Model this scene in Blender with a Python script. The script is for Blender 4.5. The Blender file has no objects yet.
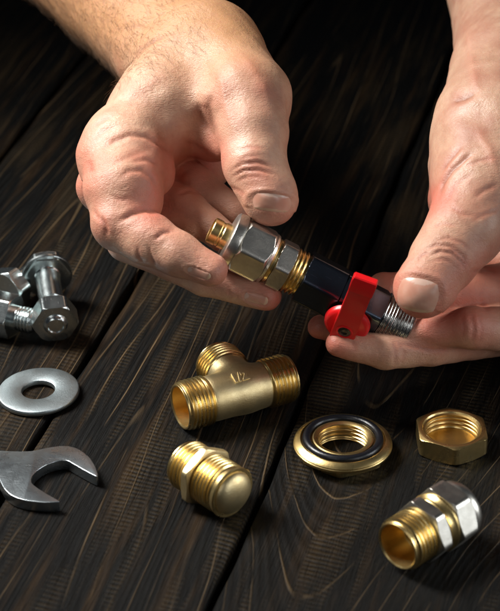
import bpy, math, random
import numpy as np
from mathutils import Matrix, Vector
from mathutils.bvhtree import BVHTree
random.seed(7); rng = np.random.default_rng(7)
S = 0.01                                   # everything is modelled in centimetres
sc = bpy.context.scene
col = sc.collection

# ------------------------------------------------------------------ camera frame
FPX, PITCH, DIST = 2050.0, math.radians(30.5), 85.0
R_ = np.array([1.0, 0, 0]); F_ = np.array([0, math.cos(PITCH), -math.sin(PITCH)]); U_ = np.array([0, math.sin(PITCH), math.cos(PITCH)])
C_ = -F_ * DIST
def ray(px, py): return F_ + R_ * ((px - 250) / FPX) + U_ * ((305.5 - py) / FPX)
def G(px, py, z=0.0):                       # point of the scene at height z
    d = ray(px, py); return C_ + d * ((z - C_[2]) / d[2])
def cam_pt(px, py, dep): return np.array([(px - 250) / FPX * dep, (305.5 - py) / FPX * dep, dep])
def cam2world(v):
    v = np.asarray(v); return C_ + v[..., 0:1] * R_ + v[..., 1:2] * U_ + v[..., 2:3] * F_

cam_d = bpy.data.cameras.new('camera'); cam = bpy.data.objects.new('camera', cam_d); col.objects.link(cam)
cam.location = Vector(C_ * S); cam.rotation_euler = (math.pi / 2 - PITCH, 0, 0)
cam_d.sensor_fit = 'HORIZONTAL'; cam_d.sensor_width = 36; cam_d.lens = FPX / 500 * 36
cam_d.clip_start = 0.05; cam_d.clip_end = 50
cam_d.dof.use_dof = True; cam_d.dof.focus_distance = 0.775; cam_d.dof.aperture_fstop = 22
sc.camera = cam

# ------------------------------------------------------------------ materials
def mat(name):
    m = bpy.data.materials.new(name); m.use_nodes = True
    nt = m.node_tree; b = nt.nodes['Principled BSDF']
    return m, nt, b
def N(nt, t, **k):
    n = nt.nodes.new(t)
    for a, v in k.items():
        if a in n.inputs: n.inputs[a].default_value = v
        else: setattr(n, a, v)
    return n
def L(nt, a, b): nt.links.new(a, b)
def math_(nt, op, a, b=None, clamp=False):
    n = nt.nodes.new('ShaderNodeMath'); n.operation = op; n.use_clamp = clamp
    for i, v in enumerate([a] if b is None else [a, b]):
        if isinstance(v, (int, float)): n.inputs[i].default_value = v
        else: nt.links.new(v, n.inputs[i])
    return n.outputs[0]
def ramp(nt, fac, stops):
    n = nt.nodes.new('ShaderNodeValToRGB'); e = n.color_ramp.elements
    while len(e) < len(stops): e.new(0.5)
    for el, (p, c) in zip(e, stops):
        el.position = p; el.color = (c, c, c, 1) if isinstance(c, (int, float)) else (*c, 1)
    nt.links.new(fac, n.inputs[0]); return n.outputs[0]
def mixc(nt, fac, a, b, mode='MIX'):
    n = nt.nodes.new('ShaderNodeMix'); n.data_type = 'RGBA'; n.blend_type = mode
    for i, v in ((0, fac), (6, a), (7, b)):
        if isinstance(v, (int, float)): n.inputs[i].default_value = v
        elif isinstance(v, tuple): n.inputs[i].default_value = (*v, 1)
        else: nt.links.new(v, n.inputs[i])
    return n.outputs[2]

def metal(name, c1, c2, rough, bump=0.15, scale=500, tarnish=0.5, spread=0.12, dirt=None):
    m, nt, b = mat(name)
    tc = N(nt, 'ShaderNodeTexCoord'); o = tc.outputs['Object']
    n1 = N(nt, 'ShaderNodeTexNoise', Scale=scale * 0.3, Detail=6.0, Roughness=0.65); L(nt, o, n1.inputs['Vector'])
    n2 = N(nt, 'ShaderNodeTexNoise', Scale=scale * 4, Detail=3.0); L(nt, o, n2.inputs['Vector'])
    f = ramp(nt, n1.outputs[0], [(0.35, 0.0), (0.7, 1.0)])
    f = math_(nt, 'MULTIPLY', f, tarnish)
    c = mixc(nt, f, c1, c2)
    if dirt:
        n3 = N(nt, 'ShaderNodeTexNoise', Scale=scale * 0.9, Detail=8.0, Roughness=0.75); L(nt, o, n3.inputs['Vector'])
        c = mixc(nt, ramp(nt, n3.outputs[0], [(0.56, 0.0), (0.68, 0.75)]), c, dirt)
    L(nt, c, b.inputs['Base Color'])
    b.inputs['Metallic'].default_value = 1
    r = math_(nt, 'MULTIPLY_ADD', n1.outputs[0], spread * 2); nt.nodes[-1].inputs[2].default_value = rough - spread
    sc_ = []
    for rot in ((0.3, 0.5, 0.9), (1.1, 0.2, 2.2)):
        mp = N(nt, 'ShaderNodeMapping'); mp.inputs['Rotation'].default_value = rot; mp.inputs['Scale'].default_value = (110, 3400, 3400); L(nt, o, mp.inputs['Vector'])
        ns = N(nt, 'ShaderNodeTexNoise', Scale=1.0, Detail=3.0, Roughness=0.5); L(nt, mp.outputs[0], ns.inputs['Vector'])
        sc_.append(ramp(nt, ns.outputs[0], [(0.69, 0.0), (0.76, 1.0)]))
    scr = math_(nt, 'MAXIMUM', sc_[0], sc_[1])
    L(nt, math_(nt, 'ADD', r, math_(nt, 'MULTIPLY', scr, 0.08)), b.inputs['Roughness'])
    bp = N(nt, 'ShaderNodeBump', Strength=bump, Distance=0.0001)
    h = math_(nt, 'ADD', n2.outputs[0], n1.outputs[0]); h = math_(nt, 'SUBTRACT', h, math_(nt, 'MULTIPLY', scr, 0.15)); L(nt, h, bp.inputs['Height']); L(nt, bp.outputs[0], b.inputs['Normal'])
    return m
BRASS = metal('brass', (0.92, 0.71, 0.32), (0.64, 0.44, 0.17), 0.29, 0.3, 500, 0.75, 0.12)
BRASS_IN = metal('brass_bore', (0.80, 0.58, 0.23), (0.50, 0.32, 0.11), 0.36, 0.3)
CAST = metal('cast_brass', (0.90, 0.75, 0.43), (0.66, 0.51, 0.26), 0.44, 0.7, 600, 0.9)
NICKEL = metal('nickel', (0.72, 0.70, 0.64), (0.48, 0.46, 0.41), 0.32, 0.4, 700, 0.8)
ZINC = metal('zinc_steel', (0.84, 0.92, 0.92), (0.50, 0.58, 0.59), 0.22, 0.4, 500, 0.7)
WASH = metal('dull_zinc', (0.52, 0.59, 0.61), (0.33, 0.39, 0.41), 0.36, 0.8, 700, 0.8)
WRENCH = metal('forged_steel', (0.60, 0.66, 0.69), (0.36, 0.42, 0.45), 0.28, 0.5, 400, 0.8)
CHROME = metal('chrome', (0.11, 0.135, 0.18), (0.08, 0.10, 0.13), 0.24, 0.15, 300, 0.6, 0.05, dirt=(0.10, 0.10, 0.11))
THREADST = metal('thread_steel', (0.46, 0.46, 0.45), (0.26, 0.25, 0.22), 0.22, 0.3)

def plastic(name, c, rough, bump=0.1, scale=1500):
    m, nt, b = mat(name)
    tc = N(nt, 'ShaderNodeTexCoord'); n = N(nt, 'ShaderNodeTexNoise', Scale=scale, Detail=4.0); L(nt, tc.outputs['Object'], n.inputs['Vector'])
    n1 = N(nt, 'ShaderNodeTexNoise', Scale=scale / 8, Detail=4.0); L(nt, tc.outputs['Object'], n1.inputs['Vector'])
    L(nt, mixc(nt, n1.outputs[0], tuple(x * 0.8 for x in c), c), b.inputs['Base Color'])
    b.inputs['Roughness'].default_value = rough
    bp = N(nt, 'ShaderNodeBump', Strength=bump, Distance=0.0002); L(nt, n.outputs[0], bp.inputs['Height']); L(nt, bp.outputs[0], b.inputs['Normal'])
    return m
RED = plastic('red_plastic', (0.78, 0.012, 0.015), 0.33)
RUBBER = plastic('black_rubber', (0.005, 0.006, 0.009), 0.33, 0.3)
SCREW = metal('dark_screw', (0.10, 0.10, 0.10), (0.05, 0.05, 0.05), 0.35)

def skin_mat():
    m, nt, b = mat('skin')
    tc = N(nt, 'ShaderNodeTexCoord'); o = tc.outputs['Object']
    n1 = N(nt, 'ShaderNodeTexNoise', Scale=70.0, Detail=6.0, Roughness=0.62); L(nt, o, n1.inputs['Vector'])
    n2 = N(nt, 'ShaderNodeTexNoise', Scale=420.0, Detail=5.0, Roughness=0.6); L(nt, o, n2.inputs['Vector'])
    n4 = N(nt, 'ShaderNodeTexNoise', Scale=25.0, Detail=2.0); L(nt, o, n4.inputs['Vector'])
    at = N(nt, 'ShaderNodeAttribute', attribute_name='red')
    f = ramp(nt, n1.outputs[0], [(0.36, 0.0), (0.62, 1.0)])
    c = mixc(nt, f, (0.57, 0.35, 0.24), (0.42, 0.205, 0.135))
    c = mixc(nt, ramp(nt, n4.outputs[0], [(0.4, 0.0), (0.65, 0.45)]), c, (0.62, 0.41, 0.27))
    rf = math_(nt, 'MULTIPLY', at.outputs['Fac'], math_(nt, 'ADD', n1.outputs[0], 0.35), True)
    c = mixc(nt, rf, c, (0.55, 0.16, 0.108))
    hr = N(nt, 'ShaderNodeAttribute', attribute_name='tan')
    c = mixc(nt, math_(nt, 'MULTIPLY', hr.outputs['Fac'], 0.85, True), c, (0.46, 0.235, 0.105))
    n5 = N(nt, 'ShaderNodeTexNoise', Scale=550.0, Detail=5.0); L(nt, o, n5.inputs['Vector'])
    c = mixc(nt, ramp(nt, n5.outputs[0], [(0.45, 0.0), (0.75, 0.35)]), c, (0.45, 0.2, 0.14))
    gr = N(nt, 'ShaderNodeAttribute', attribute_name='crease_dark')
    c = mixc(nt, math_(nt, 'MULTIPLY', gr.outputs['Fac'], math_(nt, 'ADD', n2.outputs[0], 0.3), True), c, (0.20, 0.085, 0.05))  # skin colour turned darker brown along the crease lines
    L(nt, c, b.inputs['Base Color'])
    b.inputs['Subsurface Weight'].default_value = 0.18
    b.inputs['Subsurface Radius'].default_value = (1.0, 0.32, 0.16); b.inputs['Subsurface Scale'].default_value = 0.0035
    L(nt, ramp(nt, n1.outputs[0], [(0.3, 0.34), (0.7, 0.50)]), b.inputs['Roughness'])
    b.inputs['Specular IOR Level'].default_value = 0.5
    v = N(nt, 'ShaderNodeTexVoronoi', Scale=1300.0, feature='DISTANCE_TO_EDGE'); 
    dv = N(nt, 'ShaderNodeVectorMath', operation='ADD'); L(nt, o, dv.inputs[0])
    sv = N(nt, 'ShaderNodeVectorMath', operation='SCALE'); L(nt, n2.outputs['Color'], sv.inputs[0]); sv.inputs['Scale'].default_value = 0.0012
    L(nt, sv.outputs[0], dv.inputs[1]); L(nt, dv.outputs[0], v.inputs['Vector'])
    vh = ramp(nt, v.outputs['Distance'], [(0.0, 0.0), (0.22, 1.0)])
    # long fine lines across the skin
    mp = N(nt, 'ShaderNodeMapping'); mp.inputs['Rotation'].default_value = (0, 0, 0.5); mp.inputs['Scale'].default_value = (700, 2600, 1500); L(nt, o, mp.inputs['Vector'])
    n3 = N(nt, 'ShaderNodeTexNoise', Scale=1.0, Detail=4.0, Roughness=0.6); L(nt, mp.outputs[0], n3.inputs['Vector'])
    mp2 = N(nt, 'ShaderNodeMapping'); mp2.inputs['Rotation'].default_value = (0, 0.4, -0.7); mp2.inputs['Scale'].default_value = (500, 2400, 1500); L(nt, o, mp2.inputs['Vector'])
    n6 = N(nt, 'ShaderNodeTexNoise', Scale=1.0, Detail=3.0, Roughness=0.6); L(nt, mp2.outputs[0], n6.inputs['Vector'])
    h = math_(nt, 'ADD', math_(nt, 'MULTIPLY', vh, 0.15), math_(nt, 'ADD', math_(nt, 'MULTIPLY', n2.outputs[0], 1.3), math_(nt, 'MULTIPLY', n3.outputs[0], 0.9)))
    h = math_(nt, 'ADD', h, math_(nt, 'MULTIPLY', n1.outputs[0], 3.4)); h = math_(nt, 'ADD', h, math_(nt, 'MULTIPLY', n6.outputs[0], 1.0))
    bp = N(nt, 'ShaderNodeBump', Strength=0.8, Distance=0.00024); L(nt, ramp(nt, n4.outputs[0], [(0.35, 0.35), (0.65, 1.0)]), bp.inputs['Strength']); L(nt, h, bp.inputs['Height']); L(nt, bp.outputs[0], b.inputs['Normal'])
    return m
SKIN = skin_mat()
def nail_mat():
    m, nt, b = mat('nail')
    tc = N(nt, 'ShaderNodeTexCoord'); n = N(nt, 'ShaderNodeTexNoise', Scale=250.0, Detail=5.0); L(nt, tc.outputs['Object'], n.inputs['Vector'])
    at = N(nt, 'ShaderNodeAttribute', attribute_name='tip')
    c = mixc(nt, ramp(nt, n.outputs[0], [(0.35, 0.0), (0.7, 1.0)]), (0.56, 0.27, 0.19), (0.61, 0.34, 0.25))
    c = mixc(nt, math_(nt, 'MULTIPLY', at.outputs['Fac'], 0.8), c, (0.68, 0.46, 0.30))
    lu = N(nt, 'ShaderNodeAttribute', attribute_name='lunula'); c = mixc(nt, math_(nt, 'MULTIPLY', lu.outputs['Fac'], 0.55), c, (0.72, 0.55, 0.46))
    L(nt, c, b.inputs['Base Color'])
    b.inputs['Roughness'].default_value = 0.30; b.inputs['Subsurface Weight'].default_value = 0.2; b.inputs['Subsurface Scale'].default_value = 0.002
    bp = N(nt, 'ShaderNodeBump', Strength=0.3, Distance=0.0002); L(nt, n.outputs[0], bp.inputs['Height']); L(nt, bp.outputs[0], b.inputs['Normal'])
    return m
NAIL = nail_mat()
m, nt, b = mat('hair'); b.inputs['Base Color'].default_value = (0.14, 0.07, 0.028, 1); b.inputs['Roughness'].default_value = 0.5; HAIR = m

def wood_mat(name, xc, k, seed, brown, y0=0.0, kl=0.0):
    """local x across the plank, local y along the grain (metres)"""
    m, nt, b = mat(name)
    tc = N(nt, 'ShaderNodeTexCoord'); o = tc.outputs['Object']
    sh = N(nt, 'ShaderNodeVectorMath', operation='ADD'); L(nt, o, sh.inputs[0]); sh.inputs[1].default_value = (seed, seed * 2.3, 0)
    def noise(scale, sx, sy, det=4.0, rough=0.55, src=None):
        mp = N(nt, 'ShaderNodeMapping'); mp.inputs['Scale'].default_value = (sx, sy, 1); L(nt, (src or sh).outputs[0], mp.inputs['Vector'])
        n = N(nt, 'ShaderNodeTexNoise', Scale=scale, Detail=det, Roughness=rough); L(nt, mp.outputs[0], n.inputs['Vector']); return n.outputs[0]
    sp = N(nt, 'ShaderNodeSeparateXYZ'); L(nt, o, sp.inputs[0]); X, Y = sp.outputs[0], sp.outputs[1]
    # growth rings cut lengthwise: long nested arches
    WA = 0.008 if kl else 0.022
    w1 = noise(1.0, 26, 3.5, 2.0); w2 = noise(1.0, 80, 7, 2.0)
    xs = math_(nt, 'SUBTRACT', math_(nt, 'ADD', X, math_(nt, 'MULTIPLY', w1, WA)), xc + WA / 2)
    x2 = math_(nt, 'MULTIPLY', math_(nt, 'MULTIPLY', xs, xs), 42.0)
    ab = math_(nt, 'ABSOLUTE', xs)
    cat = math_(nt, 'SQRT', math_(nt, 'ADD', math_(nt, 'MULTIPLY', x2, 0.024), 0.0003 if kl else 0.00002))
    f = math_(nt, 'ADD', math_(nt, 'ADD', cat, math_(nt, 'ADD', math_(nt, 'MULTIPLY', Y, k), math_(nt, 'MULTIPLY', math_(nt, 'TANH', math_(nt, 'MULTIPLY', math_(nt, 'SUBTRACT', Y, y0), 18.0)), kl / 18.0))), math_(nt, 'MULTIPLY', w2, 0.0016))
    def stripes(freq, p0, p1):
        s = math_(nt, 'SINE', math_(nt, 'MULTIPLY', f, freq)); s = math_(nt, 'MULTIPLY_ADD', s, 0.5); nt.nodes[-1].inputs[2].default_value = 0.5
        return ramp(nt, s, [(p0, 0.0), (p1, 1.0)])
    ring = stripes(900.0, 0.988 if kl else 0.974, 1.0)
    ring2 = stripes(2570.0, 0.25, 1.0)
    brk = ramp(nt, noise(1.0, 80, 12, 4.0), [(0.43, 0.0), (0.66, 1.0)])
    ring = math_(nt, 'MULTIPLY', ring, brk)
    fibre = noise(1.0, 1500, 45, 5.0, 0.6)
    fibre2 = noise(1.0, 5000, 180, 3.0, 0.6)
    # saw marks across the grain, only in patches
    ysk = math_(nt, 'ADD', Y, math_(nt, 'MULTIPLY', X, 0.10))
    saw = math_(nt, 'SINE', math_(nt, 'MULTIPLY', math_(nt, 'ADD', ysk, math_(nt, 'MULTIPLY', noise(1.0, 60, 60, 2.0), 0.003)), 2 * math.pi / 0.0024))
    saw = math_(nt, 'MULTIPLY_ADD', saw, 0.5); nt.nodes[-1].inputs[2].default_value = 0.5
    patch = ramp(nt, noise(1.0, 75, 9, 4.0, 0.6), [(0.50, 0.0), (0.64, 1.0)])
    patch2 = ramp(nt, noise(1.0, 130, 8, 5.0, 0.65), [(0.50, 0.0), (0.68, 1.0)])
    sawm = math_(nt, 'MULTIPLY', saw, patch)
    # colour
    c = mixc(nt, ramp(nt, fibre, [(0.35, 0.0), (0.7, 1.0)]), (0.0010, 0.0010, 0.0010), (0.0032, 0.0033, 0.0029))
    c = mixc(nt, math_(nt, 'MULTIPLY', math_(nt, 'MULTIPLY', ring2, 0.35), brk), c, (0.011, 0.007, 0.004))
    pb = math_(nt, 'MULTIPLY', patch2, math_(nt, 'ADD', math_(nt, 'MULTIPLY', fibre, 1.2), -0.2), True)
    c = mixc(nt, math_(nt, 'MULTIPLY', pb, brown), c, (0.060, 0.031, 0.010))
    c = mixc(nt, math_(nt, 'MULTIPLY', sawm, 0.42), c, (0.062, 0.040, 0.016))
    c = mixc(nt, math_(nt, 'MULTIPLY', ring, math_(nt, 'MULTIPLY_ADD', fibre, 0.8), True), c, (0.125, 0.083, 0.042))
    L(nt, c, b.inputs['Base Color'])
    L(nt, ramp(nt, fibre, [(0.3, 0.42), (0.75, 0.66)]), b.inputs['Roughness'])
    b.inputs['Specular IOR Level'].default_value = 0.16
    h = math_(nt, 'ADD', math_(nt, 'MULTIPLY', ring, 1.1), math_(nt, 'MULTIPLY', fibre, 1.0))
    h = math_(nt, 'ADD', h, math_(nt, 'MULTIPLY', sawm, 0.42)); h = math_(nt, 'ADD', h, math_(nt, 'MULTIPLY', fibre2, 0.4))
    h = math_(nt, 'ADD', h, math_(nt, 'MULTIPLY', ring2, 0.3))
    bp = N(nt, 'ShaderNodeBump', Strength=0.8, Distance=0.0008); L(nt, h, bp.inputs['Height']); L(nt, bp.outputs[0], b.inputs['Normal'])
    return m

# ------------------------------------------------------------------ mesh helpers
def make(name, verts, faces, mt, parent=None, smooth=True, sharp=32, attrs=None):
    me = bpy.data.meshes.new(name)
    v = np.asarray(verts, dtype=float) * S
    me.from_pydata(v.tolist(), [], [list(map(int, f)) for f in faces]) if not isinstance(faces, np.ndarray) else me.from_pydata(v.tolist(), [], faces.tolist())
    me.update()
    if smooth:
        me.shade_smooth()
        if sharp: me.set_sharp_from_angle(angle=math.radians(sharp))
    for k, a in (attrs or {}).items():
        at = me.attributes.new(k, 'FLOAT', 'POINT'); at.data.foreach_set('value', np.asarray(a, dtype=np.float32))
    me.materials.append(mt)
    o = bpy.data.objects.new(name, me); col.objects.link(o)
    if parent: o.parent = parent
    return o
def thing(name, label, cat, loc=(0, 0, 0), rz=0.0, group=None, mw=None):
    o = bpy.data.objects.new(name, None); col.objects.link(o); o.empty_display_size = 0.01
    if mw is not None: o.matrix_world = mw
    else: o.location = Vector(loc) * S; o.rotation_euler = (0, 0, rz)
    o['label'] = label; o['category'] = cat
    if group: o['group'] = group
    return o
NS = 120
TH = np.linspace(0, 2 * math.pi, NS, endpoint=False)
def radial(prof, cy=0.0, cz=0.0, axis='x', closed=False, off=(0, 0, 0)):
    """prof: list of (x, r) with r a number or a function of the angle; revolved about the local x axis"""
    V = []; Fc = []
    for x, r in prof:
        rr = r(TH) if callable(r) else np.full(NS, float(r))
        a = np.stack([np.full(NS, x), rr * np.cos(TH), rr * np.sin(TH)], 1)
        if axis == 'z': a = a[:, [1, 2, 0]]
        if axis == 'y': a = a[:, [1, 0, 2]]
        V.append(a + np.array(off) + (np.array([0, cy, cz]) if axis == 'x' else 0))
    n = len(prof)
    for i in range(n - 1 if not closed else n):
        a0 = i * NS; b0 = ((i + 1) % n) * NS
        for j in range(NS):
            k = (j + 1) % NS
            q = (a0 + j, b0 + j, b0 + k, a0 + k)
            Fc.append(q if axis == 'y' else q[::-1])
    V = np.concatenate(V)
    if not closed:
        f0 = list(range(NS)); f1 = list(range((n - 1) * NS, n * NS))
        if not callable(prof[0][1]) and prof[0][1] < 0.07: Fc.append(f0 if axis != 'y' else f0[::-1])
        if not callable(prof[-1][1]) and prof[-1][1] < 0.07: Fc.append(f1[::-1] if axis != 'y' else f1)
    return V, Fc
def thread(x0, x1, R, depth, pitch, inner=False, per=12, fade=0.6):
    n = max(4, int(abs(x1 - x0) / pitch * per)); out = []
    for i in range(n + 1):
        x = x0 + (x1 - x0) * i / n
        e = min(1.0, min(abs(x - x0), abs(x - x1)) / (pitch * fade) + 0.0)
        def fn(th, x=x, e=e):
            ph = (abs(x - x0) / pitch + 0.02) % 1.0 + 0 * th
            t = np.abs(ph - 0.5) * 2
            t = np.clip((t - 0.18) / 0.6, 0, 1)
            return R - depth * (1 - (1 - t) * e) if not inner else R + depth * (1 - t) * e
        out.append((x, fn))
    return out
def hexr(af, rot=0.0, n=6, blunt=0.975):
    ap = af / 2; Rc = ap / math.cos(math.pi / n) * blunt
    def fn(th):
        d = (th + rot + math.pi / n) % (2 * math.pi / n) - math.pi / n
        return np.minimum(ap / np.cos(d), Rc)
    return fn
def hexsec(x0, x1, af, rot=0.0, ch0=0.09, ch1=0.09, n=6, c0=0.985):
    """hex prism whose ends are turned to a cone; profile rows"""
    h = hexr(af, rot, n); ap = af / 2; top = ap / math.cos(math.pi / n)
    def row(x, lim): return (x, lambda th, lim=lim: np.minimum(h(th), lim))
    rows = []; st = 9; e = (top - ap)
    if ch0:
        for i in range(st): t = i / (st - 1); rows.append(row(x0 + ch0 * t, ap * c0 + (e + (1 - c0) * ap) * t))
    else: rows.append(row(x0, 9))
    if ch1:
        for i in range(st): t = 1 - i / (st - 1); rows.append(row(x1 - ch1 * t, ap * c0 + (e + (1 - c0) * ap) * t))
    else: rows.append(row(x1, 9))
    return rows
def torus_prof(cx, cr, r, n=16): return [(cx + r * math.sin(a), cr + r * math.cos(a)) for a in np.linspace(0, 2 * math.pi, n, endpoint=False)]
def join(*vf):
    V = []; Fc = []; k = 0
    for v, f in vf:
        V.append(np.asarray(v)); Fc += [tuple(i + k for i in q) for q in f]; k += len(v)
    return np.concatenate(V), Fc

# ---- signed distance fields turned into a mesh
def surface_nets(f, org, h):
    s = f < 0
    nx, ny, nz = f.shape
    c = np.zeros((nx - 1, ny - 1, nz - 1), np.int8)
    for dx in (0, 1):
        for dy in (0, 1):
            for dz in (0, 1): c += s[dx:nx - 1 + dx, dy:ny - 1 + dy, dz:nz - 1 + dz]
    act = (c > 0) & (c < 8); idx = np.full(act.shape, -1, np.int64); I = np.argwhere(act); idx[act] = np.arange(len(I))
    P = np.zeros((len(I), 3)); cnt = np.zeros(len(I))
    cs = [(a, b, d) for a in (0, 1) for b in (0, 1) for d in (0, 1)]
    for a in cs:
        for ax in range(3):
            if a[ax]: continue
            b = list(a); b[ax] = 1
            fa = f[I[:, 0] + a[0], I[:, 1] + a[1], I[:, 2] + a[2]]; fb = f[I[:, 0] + b[0], I[:, 1] + b[1], I[:, 2] + b[2]]
            mk = (fa < 0) != (fb < 0)
            t = np.where(mk, fa / np.where(mk, fa - fb, 1), 0)
            p = np.tile(np.array(a, float), (len(I), 1)); p[:, ax] += t
            P[mk] += p[mk]; cnt[mk] += 1
    P = (P / cnt[:, None] + I) * h + org
    Q = []
    for ax in range(3):
        sl0 = [slice(1, -1)] * 3; sl1 = [slice(1, -1)] * 3; sl0[ax] = slice(0, -1); sl1[ax] = slice(1, None)
        a = s[tuple(sl0)]; b = s[tuple(sl1)]; E = np.argwhere(a != b)
        flip = a[tuple(E.T)]
        base = E + 1; base[:, ax] -= 1
        o1, o2 = [(1, 2), (2, 0), (0, 1)][ax]
        def cell(d1, d2):
            q = base.copy(); q[:, o1] -= d1; q[:, o2] -= d2; return idx[q[:, 0], q[:, 1], q[:, 2]]
        q = np.stack([cell(1, 1), cell(0, 1), cell(0, 0), cell(1, 0)], 1)
        q[~flip] = q[~flip][:, ::-1]; Q.append(q)
    return P, np.concatenate(Q)
def smooth_mesh(V, Q, it, lam=0.5):
    for _ in range(it):
        acc = np.zeros_like(V); n = np.zeros(len(V))
        for i in range(4):
            a = Q[:, i]; b = Q[:, (i + 1) % 4]
            for k in range(3): acc[:, k] += np.bincount(a, V[b, k], len(V)) + np.bincount(b, V[a, k], len(V))
            n += np.bincount(a, minlength=len(V)) + np.bincount(b, minlength=len(V))
        V = V + lam * (acc / n[:, None] - V)
    return V
def normals(V, Q):
    n = np.cross(V[Q[:, 2]] - V[Q[:, 0]], V[Q[:, 3]] - V[Q[:, 1]]); out = np.zeros_like(V)
    for i in range(4):
        for k in range(3): out[:, k] += np.bincount(Q[:, i], n[:, k], len(V))
    return out / (np.linalg.norm(out, axis=1)[:, None] + 1e-12)
def smin(a, b, k):
    h = np.maximum(k - np.abs(a - b), 0) / k; return np.minimum(a, b) - h * h * k * 0.25

class Field:
    def __init__(s, lo, hi, h):
        s.lo = np.array(lo, float); s.h = h; s.n = np.ceil((np.array(hi) - lo) / h).astype(int) + 1
        s.f = np.full(s.n, 5.0, np.float32)
    def sub(s, lo, hi):
        a = np.clip(np.floor((lo - s.lo) / s.h).astype(int), 0, s.n - 1); b = np.clip(np.ceil((hi - s.lo) / s.h).astype(int) + 1, 1, s.n)
        ax = [(s.lo[i] + s.h * np.arange(a[i], b[i])).astype(np.float32) for i in range(3)]
        return tuple(slice(a[i], b[i]) for i in range(3)), ax
    def cone(s, a, b, r1, r2, k=0.3, flat=None, fs=1.0, cut=False):
        a = np.asarray(a, float); b = np.asarray(b, float); m = max(r1, r2) / min(fs, 1.0) + k + 0.35
        sl, (x, y, z) = s.sub(np.minimum(a, b) - m, np.maximum(a, b) + m)
        X = (x - a[0])[:, None, None]; Y = (y - a[1])[None, :, None]; Z = (z - a[2])[None, None, :]; d = (b - a).astype(np.float32); L2 = float(d @ d) + 1e-9
        t = np.clip((X * d[0] + Y * d[1] + Z * d[2]) / L2, 0, 1)
        qx = X - t * d[0]; qy = Y - t * d[1]; qz = Z - t * d[2]
        q = qx * qx + qy * qy + qz * qz
        if flat is not None:
            w = qx * flat[0] + qy * flat[1] + qz * flat[2]; q = q + (fs * fs - 1) * w * w
        v = np.sqrt(q) - (r1 + (r2 - r1) * t)
        if cut: s.f[sl] = -smin(-s.f[sl], v, k)
        else: s.f[sl] = smin(s.f[sl], v.astype(np.float32), k)

# ------------------------------------------------------------------ the table
gdir = np.array([618.0, 1207 * math.sin(PITCH) + FPX * math.cos(PITCH)]); gdir /= np.linalg.norm(gdir)
gper = np.array([gdir[1], -gdir[0]]); gang = math.atan2(gdir[1], gdir[0]) - math.pi / 2
def uof(px, py): return float(G(px, py)[:2] @ gper)
u0 = (uof(0, 165) + uof(75, 60)) / 2; uA = (uof(45, 430) + uof(135, 275)) / 2; uB = (uof(210, 611) + uof(300, 400)) / 2
print('gaps', u0, uA, uB, uof(0, 165), uof(75, 60), uof(45, 430), uof(135, 275), uof(210, 611), uof(300, 400))
table = thing('table', 'dark stained wooden table top of wide rough planks', 'table', (0, 0, 0), gang)
edges = [u0 - 22, u0 - 11, u0, uA, uB, uB + 12.5, uB + 24, uB + 36]
planks = []
for i in range(len(edges) - 1):
    a, b_ = edges[i] + 0.10, edges[i + 1] - 0.10; xm = (a + b_) / 2; w = (b_ - a) / 2
    ys = np.linspace(-35, 130, 331); prof = [(-w, -2.0), (-w, -0.22), (-w + 0.05, -0.08), (-w + 0.16, -0.01), (-w + 0.4, 0.0)]
    prof += [(x, 0.0) for x in np.linspace(-w + 1, w - 1, 14)] + [(w - 0.4, 0.0), (w - 0.16, -0.01), (w - 0.05, -0.08), (w, -0.22), (w, -2.0)]
    V = []
    ph = rng.uniform(0, 6, 4)
    for y in ys:
        e1 = 0.05 * math.sin(y * 0.35 + ph[0]) + 0.03 * math.sin(y * 1.3 + ph[1]); e2 = 0.05 * math.sin(y * 0.4 + ph[2]) + 0.03 * math.sin(y * 1.1 + ph[3])
        for j, (x, z) in enumerate(prof):
            t = (x + w) / (2 * w); V.append((x + e1 * (1 - t) * 0.9 - e2 * t * 0.9, y, z))
    n = len(prof); Fc = []
    for r in range(len(ys) - 1):
        for j in range(n - 1): Fc.append((r * n + j, r * n + j + 1, (r + 1) * n + j + 1, (r + 1) * n + j))
        Fc.append((r * n + n - 1, r * n, (r + 1) * n, (r + 1) * n + n - 1))
    Fc.append(list(range(n))[::-1]); Fc.append([(len(ys) - 1) * n + j for j in range(n)])
    xc = [0.01, 0.0, 0.005, -0.012, -0.015 , 0.02, 0, 0][i]
    if i == 4: xc = (float(G(345, 480)[:2] @ gper) - xm) * S
    o = make('plank', V, Fc, wood_mat('stained_wood_%d' % i, xc, [0.05, 0.05, 0.045, 0.04, -0.04, 0.05, 0.05][i], 1.7 * i + 0.3, [0.8, 0.8, 0.85, 0.95, 0.6, 0.5, 0.5][i], *((float(G(340, 500)[:2] @ gdir) * S, -0.26) if i == 4 else (0.1 * i - 0.3, 0.0))), table)
    o.location = (xm * S, 0, 0); planks.append(o)

# ------------------------------------------------------------------ brass tee
pA, pB = G(180, 407, 0.96), G(290, 377, 0.96); d = (pB - pA)[:2]; tl = float(np.linalg.norm(d)); ta = math.atan2(d[1], d[0])
mid = (pA + pB) / 2
tee = thing('tee_fitting', 'brass tee pipe fitting with three threaded ends, 1/2 cast on its body', 'pipe fitting', (mid[0], mid[1], 0), ta)
H = tl / 2; z0 = 0.96; TX = 0.28
fld = Field((-H, -1.4, -0.1), (H, 2.6, 2.3), 0.045)
fld.cone((-H + 1.35, 0, z0), (H - 1.35, 0, z0), 0.89, 0.89, 0.05)
fld.cone((TX, 0, z0), (TX, 1.45, z0), 0.84, 0.86, 0.28)
gx = fld.lo[0] + fld.h * np.arange(fld.n[0]); gy = fld.lo[1] + fld.h * np.arange(fld.n[1])
cutx = np.abs(gx) - (H - 1.08)
fld.f = np.maximum(fld.f, cutx[:, None, None].astype(np.float32)); fld.f = np.maximum(fld.f, (gy - 1.38)[None, :, None].astype(np.float32))
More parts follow.
